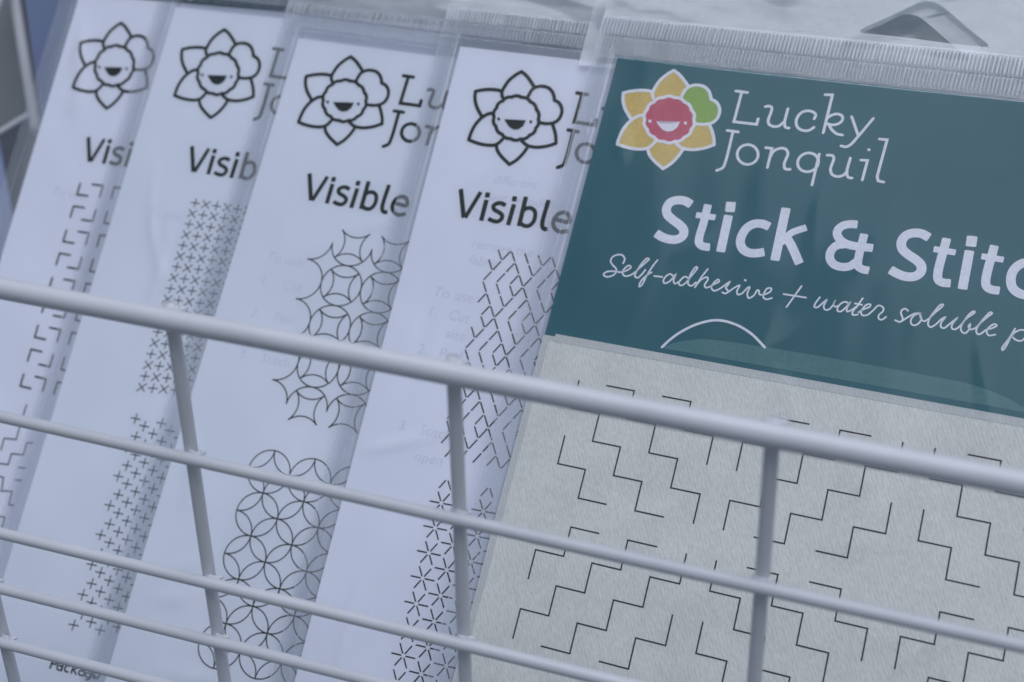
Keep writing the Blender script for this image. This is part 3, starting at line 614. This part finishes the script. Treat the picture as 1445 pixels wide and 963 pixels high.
def ribs(name, y0, y1, parent, x0, x1, z, seed, amp=.16, mat=None):
    """ribbed weld band across the bag: narrow raised ribs with a groove between each pair"""
    rnd = random.Random(seed); bm = bmesh.new(); x = x0; hgt = y1 - y0
    while x < x1 - 1:
        p = .98 * rnd.uniform(.93, 1.07); gap = .2 * rnd.uniform(.4, 1.5) + (.14 if rnd.random() < .1 else 0)
        sk = .05 * hgt + rnd.uniform(-.05, .05); h = z + rnd.uniform(-.03, .03); a0 = rnd.uniform(0, .15); a1 = rnd.uniform(0, .15)
        rows = []
        for t_, lift in ((0, .2), (.1, 1), (.9, 1), (1, .2)):
            yy = y0 + a0 + (hgt - a0 - a1) * t_
            rows.append([bm.verts.new((mm(x + sk * t_ + (p - gap) * q), mm(yy), mm(h + amp * lift * l))) for q, l in ((0, 0), (.25, .85), (.5, 1), (.75, .85), (1, 0))])
        for i in range(3):
            for j in range(4): bm.faces.new((rows[i][j], rows[i][j + 1], rows[i + 1][j + 1], rows[i + 1][j]))
        x += p
    return link(name, bm, mat or BAND, parent)
def seam(name, x, y0, y1, parent, z, w=.35, wob=.5, seed=1, horizontal=False, mat=None):
    """a narrow fold or weld line in the film"""
    rnd = random.Random(seed); P = []
    n = 24; ph = rnd.uniform(0, 6)
    for i in range(n + 1):
        t = y0 + (y1 - y0) * i / n; o = wob * math.sin(t * .045 + ph) + wob * .3 * math.sin(t * .16 + ph * 2)
        P.append((t, x + o) if horizontal else (x + o, t))
    bm = bmesh.new(); ribbon(bm, P, w, z, 'b'); return link(name, bm, mat or SEAM, parent)

def bag(t, k, H, band_lo, margin=7.0, seed=1, flap_top=46, hole=True, thick=1.2, detail=True):
    xl, xr = -margin, W_CARD + margin
    # back of the bag
    sheet('back_film', xl, -H - 4, xr, band_lo, lambda x, y: -.75, FILM, t, 6, 8)
    rnd = random.Random(seed * 31); creases = []
    for i in range(18):
        cx, cy = rnd.uniform(4, 110), -rnd.uniform(2, H - 20); an = rnd.choice((rnd.uniform(1.1, 2.0), rnd.uniform(1.1, 2.0), rnd.uniform(.1, .9)))
        creases.append((cx, cy, math.cos(an), math.sin(an), rnd.uniform(6, 26), rnd.uniform(.35, 1.0) * (.45 if k == 5 else 1), rnd.uniform(.9, 2.2), rnd.uniform(-.012, .012)))
    def folds(x, y):
        s = 0
        for cx, cy, ca, sa, ln, am, wd, cv in creases:
            u = (x - cx) * ca + (y - cy) * sa; v = -(x - cx) * sa + (y - cy) * ca - cv * u * u
            if abs(u) < ln and abs(v) < wd * 2: s += am * (1 - abs(u) / ln) * max(0, 1 - abs(v) / (wd * 2)) ** 1.3
        return s
    def zf(x, y):
        e = min(1, max(0, (x + 1.5) / 8), max(0, (W_CARD + 1.5 - x) / 8)) if 0 <= x <= W_CARD else 0
        n = noise.noise(Vector((x * .035 + seed * 7, y * .022, seed))) * .45 + noise.noise(Vector((x * .11, y * .04 + seed, 5))) * .18
        d = min(x - 0, W_CARD - x)
        return max(.30, .42 + thick * .35 * min(1, max(0, d / 14)) + (n * .8 + folds(x, y) * .8) * min(1, max(0, d / 6)))
    sheet('front_film', 0, -H - 4, W_CARD, band_lo, zf, FILM, t, 148, 130)
    # side margins where the two layers meet
    zm = lambda x, y: .32 - .9 * abs(min(x, W_CARD - x) if x < 0 else x - W_CARD) / margin + .12 * noise.noise(Vector((x * .3, y * .05, seed)))
    sheet('side_margin', xl, -H - 4, 0, band_lo, zm, MARGIN, t, 8, 60)
    sheet('side_margin', W_CARD, -H - 4, xr, band_lo, zm, MARGIN, t, 8, 60)
    hole_flap('hanging_flap', 11.4, flap_top, t, xl, xr, hole, -.5)
    h = (11.3 - band_lo) / 2
    sheet('band_film', xl, band_lo, xr, 11.4, lambda x, y: -.5, BASE, t, 4, 2)
    ribs('ribbed_band', band_lo, band_lo + h - .15, t, xl, xr, -.35, seed, mat=BAND_LOW)
    ribs('ribbed_band', band_lo + h + .1, 11.3, t, xl, xr, -.1, seed + 50)
    seam('fold_line', xl + .35, -H - 3, 11, t, .05, .3, .15, seed)
    seam('fold_line', xl + margin * .62, -H - 3, 10, t, .3, .25, .5, seed + 3)
    if detail:
        seam('fold_line', 11.6, xl, xr, t, .02, .3, .1, seed + 5, True)
        seam('fold_line', band_lo - 1.4, xl, xr, t, .72, .22, .12, seed + 6, True)

def flower(t, z, A, filled):
    if filled:
        fill('petal_print', FILLS['petal'], YELLOW, t, z, A); fill('leaf_print', FILLS['leaf'], GREEN, t, z + .03, A); fill('flower_centre_print', FILLS['heart'], RED, t, z + .04, A)
    draw('flower_outline_print', STROKES['flower'], PALE if filled else BLACK, t, z + .06, A, 1.0 if filled else 1.12)
    fill('smile_print', FILLS['mouth'], PALE if filled else BLACK, t, z + .10, A)

def ghost_text(t, items):
    bm = bmesh.new()
    for s, x, y, size in items:
        cu = bpy.data.curves.new('show_through', 'FONT'); cu.body = s; cu.size = mm(size); cu.shear = .12; cu.resolution_u = 3
        o = bpy.data.objects.new('show_through', cu); C.objects.link(o)
        dg = bpy.context.evaluated_depsgraph_get(); me = bpy.data.meshes.new_from_object(o.evaluated_get(dg))
        me.transform(Matrix.Translation((mm(x), mm(y), mm(.215)))); bm.from_mesh(me)
        bpy.data.objects.remove(o); bpy.data.curves.remove(cu)
    return link('show_through_print', bm, GHOST, t)

HEIGHTS = {1: 209, 2: 209, 3: 204, 4: 194, 5: 182}
TOPS = {1: 4.0, 2: 4.0, 3: 3.8, 4: 3.9, 5: .7}
LAB = {1: 'leftmost white card packet, printed with black flower logo and bracket-shaped stitch pattern',
       2: 'white card packet, second from left, printed with small crosses and plus signs',
       3: 'white card packet in the middle, printed with overlapping circles and the whole word Visible',
       4: 'white card packet half hidden behind the teal one, printed with dashed diamonds and stars'}
for k in (1, 2, 3, 4):
    t = thing('pattern_packet', LAB[k], 'packet', pack_matrix(k), 'stitching pattern packets in the basket')
    plate('card', 0, -HEIGHTS[k], W_CARD, 0, -.25, .2, WHITE if k in (1, 4) else WHITE_W, t)
    A = FLOWER_ON[k]; z = .23
    flower(t, z, A, False)
    draw('brand_print', STROKES['brand'], BLACK, t, z, A, 1.4)
    draw('title_print', STROKES['visible'], BLACK, t, z, TITLE_ON.get(k))
    if k == 1:
        pattern('stitch_pattern_print', 'keys', keys(), .58, BLACK, t, z); draw('stepped_pattern_print', STROKES['steps'], BLACK, t, z)
        ghost_text(t, [('To use:', 10.8, -66.5, 4.1)])
    if k == 2:
        pattern('cross_pattern_print', 'crosses', crosses(), .30, BLACK, t, z); pattern('plus_pattern_print', 'plus', pluses(), .32, BLACK, t, z)
        draw('package_print', STROKES['package'], BLACK, t, z, None, .72)
        ghost_text(t, [('To use:', 10.8, -66.5, 4.1)])
    if k == 3:
        pattern('star_arc_pattern_print', 'upper', interlaced(), .34, BLACK, t, z); pattern('ring_pattern_print', 'lower', rings(), .32, BLACK, t, z)
        ghost_text(t, [('To use:', 10.2, -67.5, 4.1), ('1.    Cut', 10.4, -74.5, 3.9), ('2.    Peel', 10.4, -84, 3.9), ('3.    Stitch', 10.4, -96, 3.9)])
    if k == 4:
        pattern('diamond_pattern_print', 'diamonds', diamonds(), .38, BLACK, t, z); pattern('star_pattern_print', 'stars', stars(), .37, BLACK, t, z)
        ghost_text(t, [('different', 19, -38.2, 3.7), ('our wooden', 19, -43, 3.7), ('remove the', 17.5, -57, 3.7), ('fabric', 18, -61.5, 3.7), ('To use:', 10.2, -72, 4.2), ('1.   Cut', 10, -77.5, 3.9), ('size', 16.5, -82.5, 3.8), ('2.   Peel', 10, -88, 3.9), ('3.   Stitch', 10, -109, 3.9), ('open', 16.5, -116, 3.9)])
    bag(t, k, HEIGHTS[k], TOPS[k], seed=k, flap_top=20 if k < 4 else 46, hole=False, thick=1.0)

# the front packet: teal header, soft non-woven sheet with the stair-step lines
t = thing('pattern_packet', 'front packet with teal header, coloured flower logo and pale soft sheet of stepped lines', 'packet', pack_matrix(5), 'stitching pattern packets in the basket')
plate('header_card', 0, -HEIGHTS[5], W_CARD, 0, -.5, -.2, TEAL, t)
plate('backing_sheet', -.2, -HEIGHTS[5] - 1, W_CARD + .4, -78.9, -.18, -.02, FABRIC_B, t)
bm = bmesh.new()
plate('stitch_sheet', 1.6, -HEIGHTS[5] - 1, W_CARD - .6, -80.3, 0, .2, FABRIC, t)
bm.free()
plate('sheet_edge_strip', 2.9, -80.2, W_CARD - 1.2, -78.2, .0, .12, FABRIC_B, t)
z = -.17
flower(t, z, None, True)
draw('brand_print', STROKES['brand'], PALE, t, z)
draw('title_print', STROKES['title'], PALE, t, z)
draw('tagline_print', STROKES['tagline'], PALE, t, z)
fill('wave_print', FILLS['wave'], WAVE, t, z)
draw('arc_print', STROKES['arc'], PALE, t, z + .05)
pattern('stair_pattern_print', 'stairs', stairs(), .37, THREAD, t, .23)
bag(t, 5, HEIGHTS[5], TOPS[5], seed=5, thick=1.3)

# packets behind
for k, top, lab in ((6, 0, 'teal headed packet behind the white ones, only its top band and yellow petal tip showing'),):
    t = thing('pattern_packet', lab, 'packet', pack_matrix(k), 'stitching pattern packets in the basket')
    plate('header_card', 0, -150, W_CARD, 0, -.5, -.2, TEAL, t)
    flower(t, -.17, None, True)
    sheet('front_film', -7, -152, 155, 4, lambda x, y: .6, FILM, t, 4, 4)
t = thing('pattern_packet', 'teal headed packet at the back right, dark through the front hanging hole', 'packet', pack_matrix(7), 'stitching pattern packets in the basket')
plate('header_card', -8, -150, W_CARD + 12, 60, -.5, -.2, TEAL, t)
sheet('front_film', -14, -152, 165, 66, lambda x, y: .6, FILM, t, 4, 4)
t = thing('pattern_packet', 'white packet sandwiched behind the teal one, its hanging hole showing beside the front hole', 'packet', pack_matrix(8), 'stitching pattern packets in the basket')
plate('card', 9, -150, W_CARD, -4, -.25, .2, WHITE, t)
hole_flap('hanging_flap', .5, 46, t, -7, W_CARD + 7, True, -.1)

# ------------------------------------------------------------------ wire basket
def tube_bm(bm, a, b, r_, seg=24, wob=0, seed=0, n=14):
    a, b = Vector(a), Vector(b); d = (b - a).normalized()
    u = d.cross(Vector((0, 1, 0))).normalized(); v = d.cross(u).normalized(); prev = None
    rnd = random.Random(seed); ph = rnd.uniform(0, 6)
    for i in range(n + 1):
        t_ = i / n; c = a.lerp(b, t_) + (u * math.sin(t_ * 7 + ph) + v * math.cos(t_ * 5 + ph)) * wob
        ring = [bm.verts.new(c + (u * math.cos(2 * math.pi * s / seg) + v * math.sin(2 * math.pi * s / seg)) * r_) for s in range(seg)]
        if prev:
            for s in range(seg): bm.faces.new((prev[s], prev[(s + 1) % seg], ring[(s + 1) % seg], ring[s]))
        else: bm.faces.new(ring[::-1])
        prev = ring
    bm.faces.new(prev)
RR, RH, RV = [x / 1000 for x in GEO['r']]
basket = thing('wire_basket', 'front of a white powder-coated wire basket standing before all the packets', 'basket', Matrix.Translation((0, 0, 0)))
for i, (a, b) in enumerate(GEO['H']):
    bm = bmesh.new(); tube_bm(bm, a, b, RR if i == 0 else RH, 32 if i == 0 else 24, .00012, i)
    link('top_rail' if i == 0 else 'horizontal_wire', bm, STEEL, basket, True)
for i, (a, b) in enumerate(GEO['V']):
    bm = bmesh.new(); tube_bm(bm, a, b, RV, 24, .00006, i + 20)
    bmesh.ops.bevel(bm, geom=[e for e in bm.edges if e.is_boundary], offset=.0003, segments=2) if False else None
    link('upright_wire', bm, STEEL, basket, True)
# weld beads: rough little collars where an upright meets a crossing wire
for i, j, p in GEO['W']:
    p = Vector(p); va, vb = Vector(GEO['V'][i][0]), Vector(GEO['V'][i][1]); ha, hb = Vector(GEO['H'][j][0]), Vector(GEO['H'][j][1])
    d = (vb - va).normalized(); e = (hb - ha).normalized()
    back = Vector((0, 1, 0)); rad = RR if j == 0 else RH
    bm = bmesh.new(); rnd = random.Random(i * 10 + j)
    for side in (-1, 1):
        for q in range(9):
            a = (q / 8 - .5) * 2
            c = p + back * (rad * .62 + .0002 * rnd.random()) + d * side * rad * .83 * (1 if side < 0 else 1) + e * a * RV * 1.12 + back * (a * a) * .0006
            s = bmesh.ops.create_icosphere(bm, subdivisions=2, radius=.00052 * rnd.uniform(.75, 1.35))['verts']
            for v_ in s:
                v_.co = Vector((v_.co.x * 1.25, v_.co.y, v_.co.z * .8)) * (1 + .5 * noise.noise(v_.co * 2500 + Vector((q, i, j)))) + c
    link('weld_bead', bm, STEEL, basket, True)

# ------------------------------------------------------------------ what shows at the upper left, out of focus, plus an unseen light blocker
bgm = GEO['bg']
def slab(name, Q, th, mat, parent=None, roundness=0):
    Q = [Vector(q) for q in Q]; n = (Q[1] - Q[0]).cross(Q[3] - Q[0]).normalized()
    if n.dot(cam.location - Q[0]) > 0: n = -n
    bm = bmesh.new(); vs_ = [bm.verts.new(q) for q in Q] + [bm.verts.new(q + n * th) for q in Q]
    for f in ((0, 1, 2, 3), (7, 6, 5, 4), (0, 4, 5, 1), (1, 5, 6, 2), (2, 6, 7, 3), (3, 7, 4, 0)): bm.faces.new([vs_[i] for i in f])
    bmesh.ops.recalc_face_normals(bm, faces=bm.faces[:])
    return link(name, bm, mat, parent)
GREYP = powder('grey_plastic', (.22, .235, .25), .5); LAVM = paper('pale_lavender_paper', (.30, .36, .55), (.33, .39, .58))
BLUEM = paper('blue_paper', (.17, .20, .36), (.16, .23, .34)); DARKM = paper('dark_cloth', (.09, .105, .13), (.11, .12, .15))
b_ = thing('storage_bin', 'blurred grey bin with a white rim at the upper left edge', 'bin', Matrix.Identity(4))
slab('side_panel', bgm['bin_panel'], .003, GREYP, b_)
for nm in ('rimR', 'rimB', 'rimL'):
    bm = bmesh.new(); tube_bm(bm, *bgm[nm], .0019 if nm == 'rimR' else .0014, 16); link('rim', bm, STEEL, b_, True)
o = slab('blue_folder', bgm['pouch'], .002, BLUEM); o['label'] = 'blurred slate blue folder between the grey bin and the leftmost packet'; o['category'] = 'folder'
o = slab('lavender_card', bgm['lav'], .002, LAVM); o['label'] = 'blurred pale lavender card at the left edge under the grey bin'; o['category'] = 'card'
o = slab('light_block_table', [(-1.2, -.9, -.06), (1.2, -.9, -.06), (1.2, .5, -.06), (-1.2, .5, -.06)], .02, DARKM); o['kind'] = 'structure'  # unseen dark table, added to block light from below and darken wire undersides
o = slab('backdrop', bgm['backdrop'], .01, DARKM); o['kind'] = 'structure'
